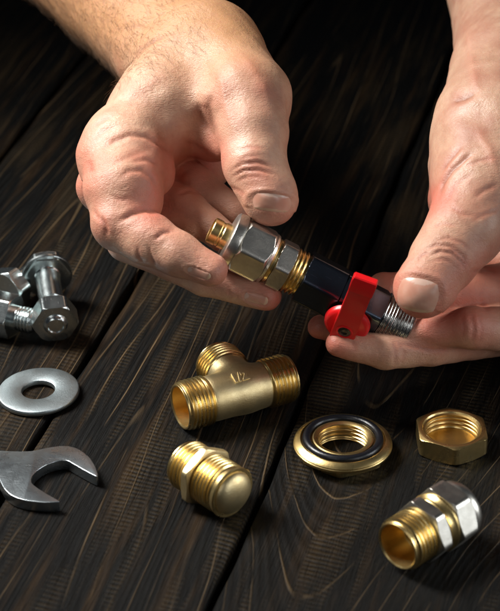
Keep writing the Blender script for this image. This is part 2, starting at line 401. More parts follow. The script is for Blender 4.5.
V, Q = surface_nets(fld.f, fld.lo, fld.h); V = smooth_mesh(V, Q, 2); make('body', V, Q, CAST, tee, sharp=55)
def male_end(x0, x1, R, rb, z, pitch=0.16, depth=0.095, axis='x', off=(0, 0, 0), sgn=1):
    """threaded pipe stub from the body (x0) to its open end (x1) with the bore going back in"""
    p = [(x0, R - depth)] + thread(x0, x1 - sgn * 0.07, R, depth, pitch) + [(x1 - sgn * 0.02, R - depth * 0.95), (x1, R - depth * 1.15), (x1, rb + 0.05), (x1 - sgn * 0.04, rb)]
    q = [(x1 - sgn * 0.035, rb + 0.002), (x1 - sgn * 1.1, rb - 0.02), (x1 - sgn * 1.1, 0.01)]
    return p, q
for sgn in (-1, 1):
    p, q = male_end(sgn * (H - 1.16), sgn * H, 0.965, 0.76, z0, sgn=sgn)
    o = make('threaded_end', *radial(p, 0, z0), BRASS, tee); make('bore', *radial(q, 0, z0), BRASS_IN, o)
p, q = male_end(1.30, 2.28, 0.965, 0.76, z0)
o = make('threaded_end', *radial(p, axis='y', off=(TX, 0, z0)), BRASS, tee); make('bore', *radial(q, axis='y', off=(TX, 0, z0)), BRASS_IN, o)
# cast size marking
def text_mesh(txt, size, depth):
    cu = bpy.data.curves.new('t', 'FONT'); cu.body = txt; cu.size = size; cu.extrude = depth; cu.align_x = 'CENTER'; cu.align_y = 'CENTER'; cu.resolution_u = 3; cu.bevel_depth = 0.014; cu.offset = 0.018
    ob = bpy.data.objects.new('t', cu); col.objects.link(ob); bpy.context.view_layer.update()
    me = bpy.data.meshes.new_from_object(ob); bpy.data.objects.remove(ob)
    v = np.array([x.co[:] for x in me.vertices]); f = [tuple(p.vertices) for p in me.polygons]; return v, f
v, f = text_mesh('1/2', 0.52, 0.05)
phi = math.radians(-22); x = v[:, 0]; y = v[:, 1] ; rr = 0.915 + v[:, 2]
an = y / 0.93 + phi
V = np.stack([x + 0.0, rr * np.sin(an), z0 + rr * np.cos(an)], 1)
make('size_marking', V, f, CAST, tee, sharp=40)

# ------------------------------------------------------------------ hex nipple with domed plug
a, b_ = G(186, 464, 1.0), G(229, 491, 1.0); ang = math.atan2((b_ - a)[1], (b_ - a)[0]); Ln = float(np.linalg.norm((b_ - a)[:2]))
print('nipple', Ln)
nip = thing('hex_nipple', 'short brass nipple threaded at both ends with a smooth domed end facing the camera', 'pipe fitting', (a[0], a[1], 0), ang)
zc = 1.02; X1 = Ln
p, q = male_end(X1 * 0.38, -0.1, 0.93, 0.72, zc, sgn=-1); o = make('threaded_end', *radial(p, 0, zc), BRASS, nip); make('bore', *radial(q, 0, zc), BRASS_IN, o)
hp = [(X1 * 0.38, 0.5)] + hexsec(X1 * 0.38, X1 * 0.38 + 0.33, 2.06, 0.0, 0.07, 0.07) + [(X1 * 0.38 + 0.33, 0.5)]
make('hex_flange', *radial(hp, 0, zc), CAST, nip)
xe = X1 + 0.28
tp = [(X1 * 0.38 + 0.33, 0.9)] + thread(X1 * 0.38 + 0.33, X1 - 0.12, 0.95, 0.1, 0.16) + [(X1 - 0.1, 0.84), (X1 - 0.02, 0.84), (X1, 0.94), (X1 + 0.16, 0.97), (X1 + 0.20, 0.94), (X1 + 0.20, 0.5)]
make('threaded_end', *radial(tp, 0, zc), BRASS, nip)
dome = [(X1 + 0.14, 0.83)] + [(X1 + 0.15 + 0.42 * math.sin(t), 0.82 * math.cos(t)) for t in np.linspace(0, math.pi / 2 - 0.01, 22)]
make('domed_plug', *radial(dome, 0, zc), CAST, nip)

# ------------------------------------------------------------------ ring nut with rubber ring
c = G(343, 437, 0.75)
rn = thing('flange_nut', 'round brass ring nut with black rubber ring on top and threaded hole', 'nut', (c[0], c[1], 0), 0.2)
RO = 1.98
pr = [(0.0, 1.12)] + [(0.0, 1.35)] + hexsec(0.0, 0.34, 3.1, 0.3, 0.06, 0.0)[0:] + [(0.34, 1.7), (0.34, RO - 0.13), (0.40, RO - 0.03), (0.46, RO), (0.52, RO), (0.55, RO - 0.03), (0.56, RO - 0.03), (0.60, RO - 0.02), (0.68, RO - 0.10), (0.76, RO - 0.28), (0.76, 1.72), (0.66, 1.68), (0.66, 1.24), (0.78, 1.22), (0.80, 1.17), (0.78, 1.06)]
pr += thread(0.74, 0.02, 0.99, 0.085, 0.181, inner=True) + [(0.0, 1.06)]
K = 0.92; sv = lambda vf: (vf[0] * K, vf[1])
make('body', *sv(radial(pr, axis='z', closed=True)), BRASS, rn)
make('rubber_ring', *sv(radial(torus_prof(0.745, 1.46, 0.165), axis='z', closed=True)), RUBBER, rn)

# ------------------------------------------------------------------ cap nut lying open side up
c = G(452, 426, 0.85)
cap = thing('cap_nut', 'hexagonal brass end cap lying open side up, threaded inside', 'pipe cap', (c[0], c[1], 0), 0.03)
AF = 2.72
rows = hexsec(0.0, 0.85, AF, 0.0, 0.10, 0.07)
pr = [(0.0, 0.05)] + rows + [(0.85, AF / 2 - 0.10), (0.84, AF / 2 - 0.17), (0.78, AF / 2 - 0.22)]
make('hex_body', *sv(radial(pr + [(0.74, AF / 2 - 0.2), (0.5, AF / 2 - 0.12), (0.1, 1.0), (0.1, 0.05)], axis='z')), BRASS, cap)
pi_ = [(0.79, AF / 2 - 0.225)] + thread(0.76, 0.22, AF / 2 - 0.30, 0.085, 0.17, inner=True) + [(0.20, AF / 2 - 0.24), (0.16, AF / 2 - 0.24), (0.15, AF / 2 - 0.5), (0.14, 0.05)]
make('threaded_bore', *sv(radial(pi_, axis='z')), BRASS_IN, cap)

# ------------------------------------------------------------------ compression coupling
a, b_ = G(397, 546, 1.15), G(466, 503, 1.15); ang = math.atan2((b_ - a)[1], (b_ - a)[0]); Lc = float(np.linalg.norm((b_ - a)[:2])); print('coupling', Lc)
cp = thing('compression_coupling', 'brass and nickel compression coupling with its open threaded end facing the camera', 'pipe fitting', (a[0], a[1], 0), ang)
zc = 1.13; s_ = Lc / 4.3
p, q = male_end(1.35 * s_, 0, 0.95, 0.77, zc, sgn=-1); o = make('threaded_end', *radial(p, 0, zc), BRASS, cp); make('bore', *radial(q, 0, zc), BRASS_IN, o)
x = 1.33 * s_; h1 = [(x, 0.7)] + hexsec(x, x + 0.62 * s_, 2.02, 0.42, 0.07, 0.07) + [(x + 0.62 * s_, 0.7)]; make('hex_collar', *radial(h1, 0, zc), NICKEL, cp)
x += 0.60 * s_; br = [(x, 0.8), (x, 0.96), (x + 0.06, 1.01), (x + 0.14, 0.97), (x + 0.22, 0.99), (x + 0.34, 1.08), (x + 0.44, 1.06), (x + 0.48, 0.96), (x + 0.48, 0.8)]; make('brass_ring', *radial(br, 0, zc), BRASS, cp)
x += 0.46; h2 = [(x, 0.8)] + hexsec(x, x + 1.0 * s_, 2.14, 0.42, 0.07, 0.10) 
xe = x + 1.0 * s_; h2 += [(xe, 1.02), (xe + 0.12, 1.05), (xe + 0.30, 1.02), (xe + 0.40, 0.95), (xe + 0.42, 0.85), (xe + 0.38, 0.80), (xe - 0.4, 0.78), (xe - 0.4, 0.02)]
make('union_nut', *radial(h2, 0, zc), NICKEL, cp)

# ------------------------------------------------------------------ washer
c = G(38.5, 391, 0.2)
w = thing('washer', 'flat round grey steel washer lying alone on the wood', 'washer', (c[0], c[1], 0), 0.0)
w.rotation_euler = (math.radians(0.6), math.radians(-2.2), 0); w.location.z = 0.0006
wp = [(0.0, 0.66), (0.0, 1.52), (0.03, 1.57), (0.07, 1.585), (0.16, 1.58), (0.205, 1.55), (0.22, 1.50), (0.22, 0.70), (0.20, 0.655), (0.15, 0.635), (0.03, 0.635)]
make('steel_ring', *radial(wp, axis='z', closed=True), WASH, w)

# ------------------------------------------------------------------ bolts
def bolt(name, label, p0, p1, headside, nut=None, wash=None, roll=0.0, AFb=1.68, r=0.52, group='bolts in a loose pile'):
    """p0 free end, p1 head end in world cm"""
    p0 = np.array(p0, float); p1 = np.array(p1, float); L0 = float(np.linalg.norm(p1 - p0)); ex = (p1 - p0) / L0
    ez = np.array([0, 0, 1.0]); ey = np.cross(ez, ex); ey /= np.linalg.norm(ey); ez = np.cross(ex, ey)
    M = Matrix(((ex[0], ey[0], ez[0], p0[0] * S), (ex[1], ey[1], ez[1], p0[1] * S), (ex[2], ey[2], ez[2], p0[2] * S), (0, 0, 0, 1)))
    t = thing(name, label, 'bolt', mw=M, group=group)
    sh = [(0.05, 0.02), (0.05, r * 0.55), (0.0, r * 0.62), (0, r * 0.74), (0.03, r * 0.80), (0.09, r * 0.88)] + thread(0.09, L0 * 0.45, r, 0.075, 0.15) + [(L0 * 0.45 + 0.05, r * 0.97), (L0 - 0.05, r * 0.97), (L0, r * 1.05)]
    make('shank', *radial(sh), ZINC, t)
    hd = [(L0 - 0.01, 0.3)] + hexsec(L0, L0 + 0.66, AFb, roll, 0.03, 0.12) + [(L0 + 0.66, 0.7), (L0 + 0.64, 0.62), (L0 + 0.64, 0.02)]
    make('head', *radial(hd), ZINC, t)
    if nut is not None:
        nt_ = [(nut, r * 0.9), (nut, r * 1.12)] + hexsec(nut, nut + 0.80, AFb, roll, 0.06, 0.10, c0=1.05) + [(nut + 0.78, r * 1.12), (nut + 0.78, r * 0.9)]
        make('nut', *radial(nt_, closed=True), ZINC, t)
    if wash is not None:
        ws = [(wash, r * 1.02), (wash, 1.02), (wash + 0.02, 1.05), (wash + 0.12, 1.05), (wash + 0.14, 1.02), (wash + 0.14, r * 1.02)]
        make('washer', *radial(ws, closed=True), ZINC, t)
    return t
bolt('bolt', 'steel bolt with hex nut and washer, its threaded tip facing the camera', G(56, 327, 0.95), G(47.5, 277, 1.45), 1, nut=0.16, wash=3.3, roll=math.radians(30))
bolt('bolt', 'steel bolt lowest at left edge, its thread ending against the neighbouring nut', G(36, 322, 0.84), G(2, 314.5, 0.84), 1, nut=0.95, roll=math.radians(20))
bolt('bolt', 'steel bolt behind, its thread slanting up right under the hex head of another', G(44, 268, 0.9), G(15, 286, 0.9), 1, roll=math.radians(12))

# ------------------------------------------------------------------ open-end wrench
out = [(-260, 436), (-120, 441), (-60, 446), (-20, 449.5), (0, 450.5), (17, 451.3), (33, 450.8), (48, 447.3), (60, 445.6), (68, 445.6), (76, 447.5), (84, 452), (91, 458.5), (95.5, 466), (98.3, 474.2), (97.2, 476.5), (94.5, 475.6),
       (84, 470), (75, 464.8), (67, 460.2), (61, 460.2), (54, 461.6), (47, 464.2), (41, 467.4), (36, 471.2), (32.3, 475.6), (31.0, 479.6), (32, 483.2), (36.5, 487), (44, 491.8), (52, 496.5), (59.4, 500.6), (59.2, 501.8),
       (47, 502.4), (36, 501.6), (25, 500.2), (16, 497.6), (9, 493.8), (4, 488.6), (0.5, 482), (-3, 474.5), (-9, 469), (-20, 466), (-60, 463), (-120, 458), (-260, 453)]
zt = 0.46
P = np.array([G(x, y, zt)[:2] for x, y in out])
# resample softly
P2 = []
for i in range(len(P)):
    p_, c_, n_ = P[i - 1], P[i], P[(i + 1) % len(P)]
    P2 += [c_ * 0.94 + p_ * 0.06 if np.linalg.norm(p_ - c_) > 2 else c_ * 0.8 + p_ * 0.2, c_ * 0.94 + n_ * 0.06 if np.linalg.norm(n_ - c_) > 2 else c_ * 0.8 + n_ * 0.2]
P2 = np.array(P2)
org = P2.mean(0)
import bmesh
bm = bmesh.new()
vs = [bm.verts.new((p[0] - org[0], p[1] - org[1], 0.03)) for p in P2]
f = bm.faces.new(vs)
r_ = bmesh.ops.extrude_face_region(bm, geom=[f]); tv = [v for v in r_['geom'] if isinstance(v, bmesh.types.BMVert)]
for v in tv: v.co.z = zt
bmesh.ops.recalc_face_normals(bm, faces=bm.faces)
be = [e for e in bm.edges if abs(e.verts[0].co.z - e.verts[1].co.z) < 1e-6]
bmesh.ops.bevel(bm, geom=be, offset=0.075, segments=4, affect='EDGES', profile=0.5, clamp_overlap=True)
Vw = [v.co[:] for v in bm.verts]; Fw = [[v.index for v in f.verts] for f in bm.faces]; bm.verts.index_update(); Fw = [[v.index for v in f.verts] for f in bm.faces]
wr = make('open_end_wrench', Vw, Fw, WRENCH, None, sharp=50); wr.location = (org[0] * S, org[1] * S, 0)
wr['label'] = 'grey steel open-end wrench with its jaws showing at the left edge'; wr['category'] = 'wrench'

# ------------------------------------------------------------------ the valve held between the hands
DEP = 76.0; CM = DEP / FPX
o0 = cam_pt(212, 230, DEP)
e = np.array([0.894, -0.447, 0.0]) + np.array([0, 0, 0.12]); e /= np.linalg.norm(e)
vst = math.radians(47)
nimg = np.array([-0.447, -0.894, 0]); st = math.cos(vst) * np.array([0, 0, -1.0]) + math.sin(vst) * nimg
st -= e * (st @ e); st /= np.linalg.norm(st)
ez = st; ey = np.cross(ez, e)             # local: x axis of the pipe, z the valve stem, y completes
def c2w(v): return v[0] * R_ + v[1] * U_ + v[2] * F_
wx, wz, wo = c2w(e), c2w(ez), cam2world(o0)
wy = np.cross(wz, wx)
M = Matrix(((wx[0], wy[0], wz[0], wo[0] * S), (wx[1], wy[1], wz[1], wo[1] * S), (wx[2], wy[2], wz[2], wo[2] * S), (0, 0, 0, 1)))
va = thing('ball_valve', 'chromed ball valve with red lever and nickel brass coupling, held between two hands', 'valve', mw=M)
c1 = CM
rotn = math.radians(35)
make('brass_sleeve', *radial([(14 * c1, 0.02), (14 * c1, 0.40), (-1 * c1, 0.42), (-1.4 * c1, 0.44), (-1.2 * c1, 0.48), (-0.5 * c1, 0.50), (7 * c1, 0.50), (8 * c1, 0.47), (10 * c1, 0.47), (11 * c1, 0.50), (24 * c1, 0.50)]), BRASS, va)
un = [(17 * c1, 0.38), (17 * c1, 0.86), (17.5 * c1, 0.98), (19 * c1, 1.05), (26 * c1, 1.08), (28.5 * c1, 1.06), (29 * c1, 1.0)]
un += hexsec(29 * c1, 62 * c1, 1.94, rotn, 0.16, 0.14) + [(62.5 * c1, 0.98), (65 * c1, 0.94), (65 * c1, 0.6)]
make('union_nut', *radial(un), NICKEL, va)
br = [(64 * c1, 0.6), (65 * c1, 0.80), (67 * c1, 0.86), (69.5 * c1, 0.86), (70.5 * c1, 0.78), (71 * c1, 0.6)]
make('brass_ring', *radial(br), BRASS, va)
hc = [(70 * c1, 0.6)] + hexsec(70 * c1, 87 * c1, 1.76, rotn, 0.06, 0.06) + [(87 * c1, 0.6)]
make('hex_collar', *radial(hc), NICKEL, va)
make('brass_thread', *radial([(86.5 * c1, 0.7)] + thread(87 * c1, 103 * c1, 0.88, 0.09, 0.165, fade=0.2) + [(103 * c1, 0.6)]), BRASS, va)
rb = math.radians(35)
bd = [(101 * c1, 0.5)] + hexsec(101 * c1, 142 * c1, 1.86, rb, 0.05, 0.02, n=6) + hexsec(142.5 * c1, 150 * c1, 1.80, rb, 0.02, 0.02, n=6) + hexsec(150.5 * c1, 190 * c1, 1.78, rb, 0.02, 0.06, n=6) + [(190 * c1, 0.5)]
make('valve_body', *radial(bd), CHROME, va)
make('male_thread', *radial([(189 * c1, 0.8)] + thread(190 * c1, 222 * c1, 0.93, 0.06, 0.125, fade=0.3) + [(223 * c1, 0.84), (224 * c1, 0.80), (224 * c1, 0.55), (200 * c1, 0.53), (200 * c1, 0.02)]), THREADST, va)
# stem boss, round skirt and lever
sx = 161 * c1; ZU = 0.20
def loft_z(prof): 
    return radial(prof, axis='z', off=(sx, 0, ZU))
make('stem_boss', *loft_z([(0.4, 0.55), (0.85, 0.5), (0.98, 0.45), (0.98, 0.05)]), CHROME, va)
sk = [(0.86, 0.86), (0.86, 0.90), (0.90, 0.93), (1.04, 0.90), (1.12, 0.84), (1.18, 0.70), (1.20, 0.3), (1.20, 0.02), (1.0, 0.02), (0.98, 0.80)]
handle = make('handle', *loft_z([(0.86, 0.80), (0.86, 0.84), (0.90, 0.87), (1.04, 0.85), (1.12, 0.80), (1.17, 0.70), (1.20, 0.3), (1.20, 0.02)]), RED, va)
# lever: a channel-shaped bar along -y (upwards in the photograph)
def bar(rows):                               # rows: (y, half width, z bottom, z top)
    bm = bmesh.new(); prev = None; al = []
    for y, hw, zb, ztp in rows:
        ring = [bm.verts.new((sx + dx_, y, z_ + ZU)) for dx_, z_ in ((-hw, zb), (hw, zb), (hw, ztp), (-hw, ztp))]
        if prev:
            for i in range(4): bm.faces.new((prev[i], prev[(i + 1) % 4], ring[(i + 1) % 4], ring[i]))
        else: bm.faces.new(ring[::-1])
        prev = ring
    bm.faces.new(prev); bmesh.ops.recalc_face_normals(bm, faces=bm.faces)
    return bm
up = 1.0 if (wy @ U_) > 0 else -1.0
rows = [(-0.70, 0.43, 1.10, 1.30), (-0.62, 0.45, 1.10, 1.40), (0.3, 0.46, 1.12, 1.42), (0.9, 0.44, 1.12, 1.42), (2.10, 0.43, 1.14, 1.40), (2.15, 0.43, 1.14, 1.44), (2.25, 0.45, 1.16, 1.54), (2.90, 0.46, 1.20, 1.58), (3.02, 0.43, 1.24, 1.52)]
rows = [(up * y, a, b2, c2) for y, a, b2, c2 in rows]
bm = bar(rows)
bmesh.ops.bevel(bm, geom=[e_ for e_ in bm.edges], offset=0.05, segments=3, affect='EDGES', clamp_overlap=True)
bm.verts.index_update(); V = np.array([v.co[:] for v in bm.verts]); Fw = [[v.index for v in f.verts] for f in bm.faces]
ca, sa = math.cos(up * math.radians(10)), math.sin(up * math.radians(10)); V[:, 0] -= sx; V[:, 0], V[:, 1] = ca * V[:, 0] - sa * V[:, 1] , sa * V[:, 0] + ca * V[:, 1]; V[:, 0] += sx
lever = make('lever', V, Fw, RED, handle, sharp=40)
# recessed screw with washer seat
ring = radial([(1.36, 0.23), (1.44, 0.24), (1.455, 0.28), (1.44, 0.32), (1.36, 0.33)], axis='z', off=(sx, 0, ZU), closed=True)
make('screw_seat', *ring, RED, handle)
scw = [(1.38, 0.235), (1.445, 0.225), (1.46, 0.19), (1.46, 0.11), (1.425, 0.10), (1.42, 0.01)]
make('screw', *radial(scw, axis='z', off=(sx, 0, ZU)), SCREW, handle)

# ------------------------------------------------------------------ hands
def build_hand(name, label, lo, hi, prims, creases, bumps, reds, nails, tan=None):
    h = 0.075
    fl = Field(lo, hi, h)
    for row in prims:
        (x1, y1, z1, r1), (x2, y2, z2, r2), k = row[:3]
        kw = {}
        if len(row) > 3: fv = np.array(row[3], float); kw = dict(flat=fv / np.linalg.norm(fv), fs=row[4])
        fl.cone(cam_pt(x1, y1, z1), cam_pt(x2, y2, z2), r1 * z1 / FPX, r2 * z2 / FPX, k, **kw)
    for ax in range(3):
        sl = [slice(None)] * 3; sl[ax] = [0, -1]; fl.f[tuple(sl)] = 5.0
    V, Q = surface_nets(fl.f, fl.lo, h); V = smooth_mesh(V, Q, 3)
    # keep only the largest body is unnecessary: the field is one piece
    n = normals(V, Q)
    if (n * (V - V.mean(0))).sum() < 0: Q = Q[:, ::-1].copy(); n = -n
    view = V / np.linalg.norm(V, axis=1)[:, None]; facing = -(n * view).sum(1)
    px = 250 + V[:, 0] / V[:, 2] * FPX; py = 305.5 - V[:, 1] / V[:, 2] * FPX
    bvh = BVHTree.FromPolygons(V.tolist(), Q.tolist())
    vis = facing > 0.02
    cand = np.where(vis & (px > -40) & (px < 560) & (py > -40) & (py < 400))[0]
    for i in cand:                             # drop vertices hidden behind a nearer finger
        hit = bvh.ray_cast(Vector((0, 0, 0)), Vector(view[i]))
        if hit[0] is not None and hit[3] < np.linalg.norm(V[i]) - 0.35: vis[i] = False
    disp = np.zeros(len(V)); crease_dark = np.zeros(len(V)); red = np.zeros(len(V)); tanv = np.zeros(len(V))
    def dist_poly(pts):
        dmin = np.full(len(V), 1e9); tt = np.zeros(len(V)); m = len(pts) - 1
        for i in range(m):
            a = np.array(pts[i], float); b = np.array(pts[i + 1], float); d = b - a
            t = np.clip(((px - a[0]) * d[0] + (py - a[1]) * d[1]) / (d @ d), 0, 1)
            q = np.hypot(px - a[0] - t * d[0], py - a[1] - t * d[1]); c = q < dmin
            tt = np.where(c, (i + t) / m, tt); dmin = np.minimum(dmin, q)
        return dmin, tt
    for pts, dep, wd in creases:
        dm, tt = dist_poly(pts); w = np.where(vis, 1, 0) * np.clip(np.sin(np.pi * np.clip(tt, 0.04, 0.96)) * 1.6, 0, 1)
        dep *= 1.12; crease_dark += w * min(1.0, dep * 9) * np.exp(-(dm / (wd * 0.8)) ** 2)
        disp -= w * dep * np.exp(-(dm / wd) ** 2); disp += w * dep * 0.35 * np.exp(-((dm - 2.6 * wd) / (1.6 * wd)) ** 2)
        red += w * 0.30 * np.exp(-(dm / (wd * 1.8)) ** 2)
    q = V * np.array([2.1, 2.1, 2.1])
    disp += 0.008 * (np.sin(q[:, 0] * 1.7 + 2 * np.sin(q[:, 1] * 1.3)) + np.sin(q[:, 1] * 2.3 + 1.5 * np.sin(q[:, 2] * 1.1)) + np.sin(q[:, 2] * 2.9 + q[:, 0] * 1.9))
    for (cx, cy, rad, amt) in bumps: disp += np.where(vis, 1, 0) * amt * np.exp(-((px - cx) ** 2 + (py - cy) ** 2) / rad ** 2)
    for (cx, cy, rad, amt) in reds: red += amt * np.exp(-((px - cx) ** 2 + (py - cy) ** 2) / rad ** 2)
    if tan: tanv = np.clip((tan - py) / 60.0, 0, 1)
    def nail_uv(nl, X, Y):
        cx, cy, hl, hw, a = nl[:5]; ca, sa = math.cos(a), math.sin(a); dx, dy = X - cx, Y - cy
        return (dx * ca + dy * sa) / hl, (-dx * sa + dy * ca) / hw
    for nl in nails:
        u, v_ = nail_uv(nl, px, py); r = (np.abs(u) ** 2.6 + np.abs(v_) ** 2.6) ** (1 / 2.6)
        w = np.where(vis, 1, 0)
        disp -= w * 0.035 * (1 / (1 + np.exp(np.clip((r - 1) * 14, -40, 40)))); disp += w * 0.045 * np.exp(-((r - 1.25) / 0.16) ** 2) * (u < 0.7)
    V2 = V + n * disp[:, None]
    W = cam2world(V2)
    root = make(name, W, Q, SKIN, None, sharp=None, attrs={'red': np.clip(red, 0, 1), 'crease_dark': np.clip(crease_dark, 0, 1), 'tan': tanv})
    bx = W.mean(0); me = root.data
    me.transform(Matrix.Translation(-Vector(bx * S))); root.location = Vector(bx * S)
    root['label'] = label; root['category'] = 'hand'
    bvh2 = BVHTree.FromPolygons(V2.tolist(), Q.tolist())
    n2 = normals(V2, Q)
    if n2[0] @ n[0] < 0: n2 = -n2
    for nl in nails:
        cx, cy, hl, hw, a = nl[:5]; ca, sa = math.cos(a), math.sin(a); m_ = 27; gv = []; tips = []
        for i in range(m_):
            for j in range(m_):
                u = -1 + 2 * i / (m_ - 1); v_ = -1 + 2 * j / (m_ - 1)
                # square to rounded square
                uu = u * math.sqrt(1 - 0.36 * v_ * v_); vv = v_ * math.sqrt(1 - 0.36 * u * u)
                X = cx + uu * hl * ca - vv * hw * sa; Y = cy + uu * hl * sa + vv * hw * ca
                dr = Vector(cam_pt(X, Y, 1.0)).normalized(); hit = bvh2.ray_cast(Vector((0, 0, 0)), dr)
                rr = max(abs(u), abs(v_))
                if hit[0] is None: gv.append(None); tips.append(0); continue
                lift = 0.042 * (1 - rr ** 4) - 0.02 * rr ** 6 + (0.035 * max(0, uu - 0.5) if rr < 0.97 else 0)
                gv.append(np.array(hit[0]) - np.array(dr) * (lift * 1.2)); tips.append(1.0 if uu > nl[5] else (-1.0 if (uu + 1.05) ** 2 + (vv * 0.7) ** 2 < 0.22 else 0.0))
        if any(g is None for g in gv):
            ok = [g for g in gv if g is not None]; zz = np.mean(ok, axis=0)
            gv = [g if g is not None else None for g in gv]
        ids = {}; vv = []; tt = []
        for i, g in enumerate(gv):
            if g is not None: ids[i] = len(vv); vv.append(g); tt.append(tips[i])
        ff = []
        for i in range(m_ - 1):
            for j in range(m_ - 1):
                q = (i * m_ + j, (i + 1) * m_ + j, (i + 1) * m_ + j + 1, i * m_ + j + 1)
                if all(k in ids for k in q): ff.append([ids[k] for k in q])
        vv = np.array(vv); back = vv + np.array([0, 0, 0.05]); nb = len(vv)
        no = make('fingernail', cam2world(np.concatenate([vv, back])) - bx, ff + [[k + nb for k in f][::-1] for f in ff], NAIL, root, sharp=None, attrs={'tip': [max(0, t) for t in tt] * 2, 'lunula': [max(0, -t) for t in tt] * 2})
    return root, V2, Q, n, px, py, vis, bx

# person's right hand, at the left of the picture
Lp = [
    # forearm and wrist
    ((-90, -190, 104, 74), (120, -15, 90, 66), 0.6), ((118, -15, 90, 65), (177, 50, 83.5, 58), 0.6), ((177, 50, 83.5, 57), (200, 74, 81, 55), 0.8),
    # back of the hand / palm block
    ((198, 63, 82, 56), (163, 107, 79.5, 46), 1.0), ((163, 108, 79.5, 44), (122, 148, 78.3, 37), 0.9), ((200, 80, 81.2, 50), (224, 98, 79.8, 40), 0.8),
    ((165, 110, 79.5, 42), (116, 182, 79.4, 33), 0.8),
    # thumb with its web
    ((212, 50, 81, 48), (246, 98, 78.0, 43), 1.0), ((247, 100, 77.8, 41), (253, 132, 77, 33), 0.6), ((253, 132, 77, 33), (254.5, 164, 76.4, 29.5), 0.5), ((254.5, 164, 76.4, 29.5), (268, 192, 76.1, 26), 0.5), ((268, 192, 76.1, 26), (269, 196, 76.1, 25.5), 0.5), ((269, 196, 76.1, 25), (273, 202, 76.1, 23), 0.3),
    ((178, 110, 80.2, 38), (214, 132, 79.8, 30), 0.5), ((214, 130, 79.0, 25), (230, 142, 78.2, 20), 0.5),
    # index finger
    ((120, 148, 78.3, 36), (105, 162, 77.8, 26.5), 0.6), ((125, 146, 78, 38), (124, 190, 76.7, 36), 0.6), ((124, 190, 76.7, 35), (120, 222, 76.2, 27), 0.6),
    ((138, 166, 77.6, 34), (150, 172, 77.8, 26), 0.45), ((134, 198, 76.6, 26), (140, 206, 76.6, 21), 0.35),
    ((120, 224, 76.1, 27), (150, 240, 75.6, 24.5), 0.4), ((150, 240, 75.6, 24.5), (178, 254, 75.2, 21.5), 0.4), ((178, 254, 75.2, 21), (211, 270, 74.95, 17), 0.35),
    # knuckle of the middle finger behind
    ((112, 178, 79.4, 34), (104, 188, 79.2, 26), 0.4),
    # middle finger
    ((112, 190, 79, 26), (128, 240, 77.9, 22), 0.25), ((128, 240, 77.9, 22), (205, 277, 77.0, 19), 0.12), ((205, 277, 77.0, 19), (266, 295, 76.7, 16), 0.12),
    # ring and little fingers folded in the hollow
    ((130, 190, 80.0, 26), (182, 206, 79.0, 20), 0.15), ((182, 206, 79.0, 20), (222, 236, 78.2, 16), 0.12),
    ((140, 150, 81, 30), (196, 184, 79.9, 19), 0.12), ((196, 184, 79.9, 18), (236, 212, 79.2, 15), 0.12),
    ((136, 215, 79.2, 22), (186, 232, 78.3, 15), 0.12),
    ((180, 120, 81.5, 40), (200, 160, 82.0, 34), 0.3),
]
Lc_ = [
    ([(231, 171), (243, 163.5), (258, 162), (273, 167)], 0.045, 1.5), ([(232, 177), (243, 170.5), (259, 170), (276, 175)], 0.04, 1.4), ([(236, 181), (248, 176.5), (262, 177)], 0.025, 1.2), ([(234, 163), (246, 157), (262, 156)], 0.02, 1.3),
    ([(104, 148), (115, 140), (130, 135), (147, 137), (160, 145), (172, 153)], 0.05, 2.2), ([(110, 165), (125, 158), (150, 150)], 0.02, 2.5),
    ([(120, 178), (128, 171), (142, 170), (152, 178), (158, 190)], 0.04, 2.4),
    ([(101, 216), (106, 226), (107, 236)], 0.05, 1.8), ([(118, 222), (132, 214), (146, 210), (160, 213)], 0.07, 2.3), ([(94, 210), (99, 221)], 0.03, 1.8),
    ([(137, 247), (139, 256), (144, 263)], 0.03, 1.4), ([(148, 246), (151, 256), (156, 267)], 0.035, 1.5), ([(153, 240), (163, 233), (174, 231)], 0.05, 1.8),
    ([(134, 58), (142, 48), (155, 40), (170, 34)], 0.05, 2.6), ([(118, 30), (135, 26), (150, 30)], 0.02, 3),
    ([(196, 100), (200, 118), (207, 134)], 0.05, 3.0), ([(176, 178), (190, 170)], 0.02, 2), ([(176, 196), (190, 190), (205, 196)], 0.03, 1.6), ([(90, 160), (92, 174)], 0.03, 3),
    ([(212, 62), (222, 84), (226, 108), (232, 130)], -0.035, 4), ([(120, 100), (145, 84), (170, 72)], -0.022, 4), ([(240, 50), (262, 84), (270, 108)], -0.02, 4),
    ([(212, 92), (206, 108), (209, 126), (216, 150)], 0.06, 4.0), ([(184, 140), (196, 146), (210, 156)], 0.03, 2), ([(226, 186), (238, 190), (246, 196)], 0.02, 1.5),
    ([(112, 196), (120, 200), (130, 198)], 0.025, 1.8), ([(130, 162), (146, 160), (160, 166)], 0.03, 2), ([(92, 128), (102, 120), (112, 116)], 0.025, 2), ([(96, 138), (104, 130), (116, 126)], 0.025, 2),
    ([(236, 151), (250, 147), (266, 149)], 0.015, 1.4), ([(182, 254), (188, 262)], 0.02, 1.2), ([(228, 285), (231, 296)], 0.03, 1.4), ([(236, 286), (239, 298)], 0.02, 1.4),
]
Lb = [(112, 120, 22, -0.03), (88, 150, 14, 0.10), (85, 186, 14, 0.08), (262, 95, 24, 0.07), (200, 72, 22, -0.12), (150, 90, 20, -0.04), (225, 70, 15, 0.05), (235, 140, 10, -0.03), (175, 70, 12, 0.04), (203, 122, 16, -0.15), (168, 112, 18, -0.06), (140, 120, 10, 0.05), (192, 204, 9, 0.08)]
Lr = [(90, 150, 22, 0.6), (86, 186, 20, 0.7), (150, 205, 28, 0.75), (160, 170, 26, 0.5), (105, 228, 18, 0.4), (222, 262, 26, 0.75), (275, 300, 30, 0.95), (275, 212, 26, 0.6), (205, 160, 22, 0.9), (195, 200, 50, 0.3), (255, 165, 22, 0.25), (225, 90, 30, 0.25)]
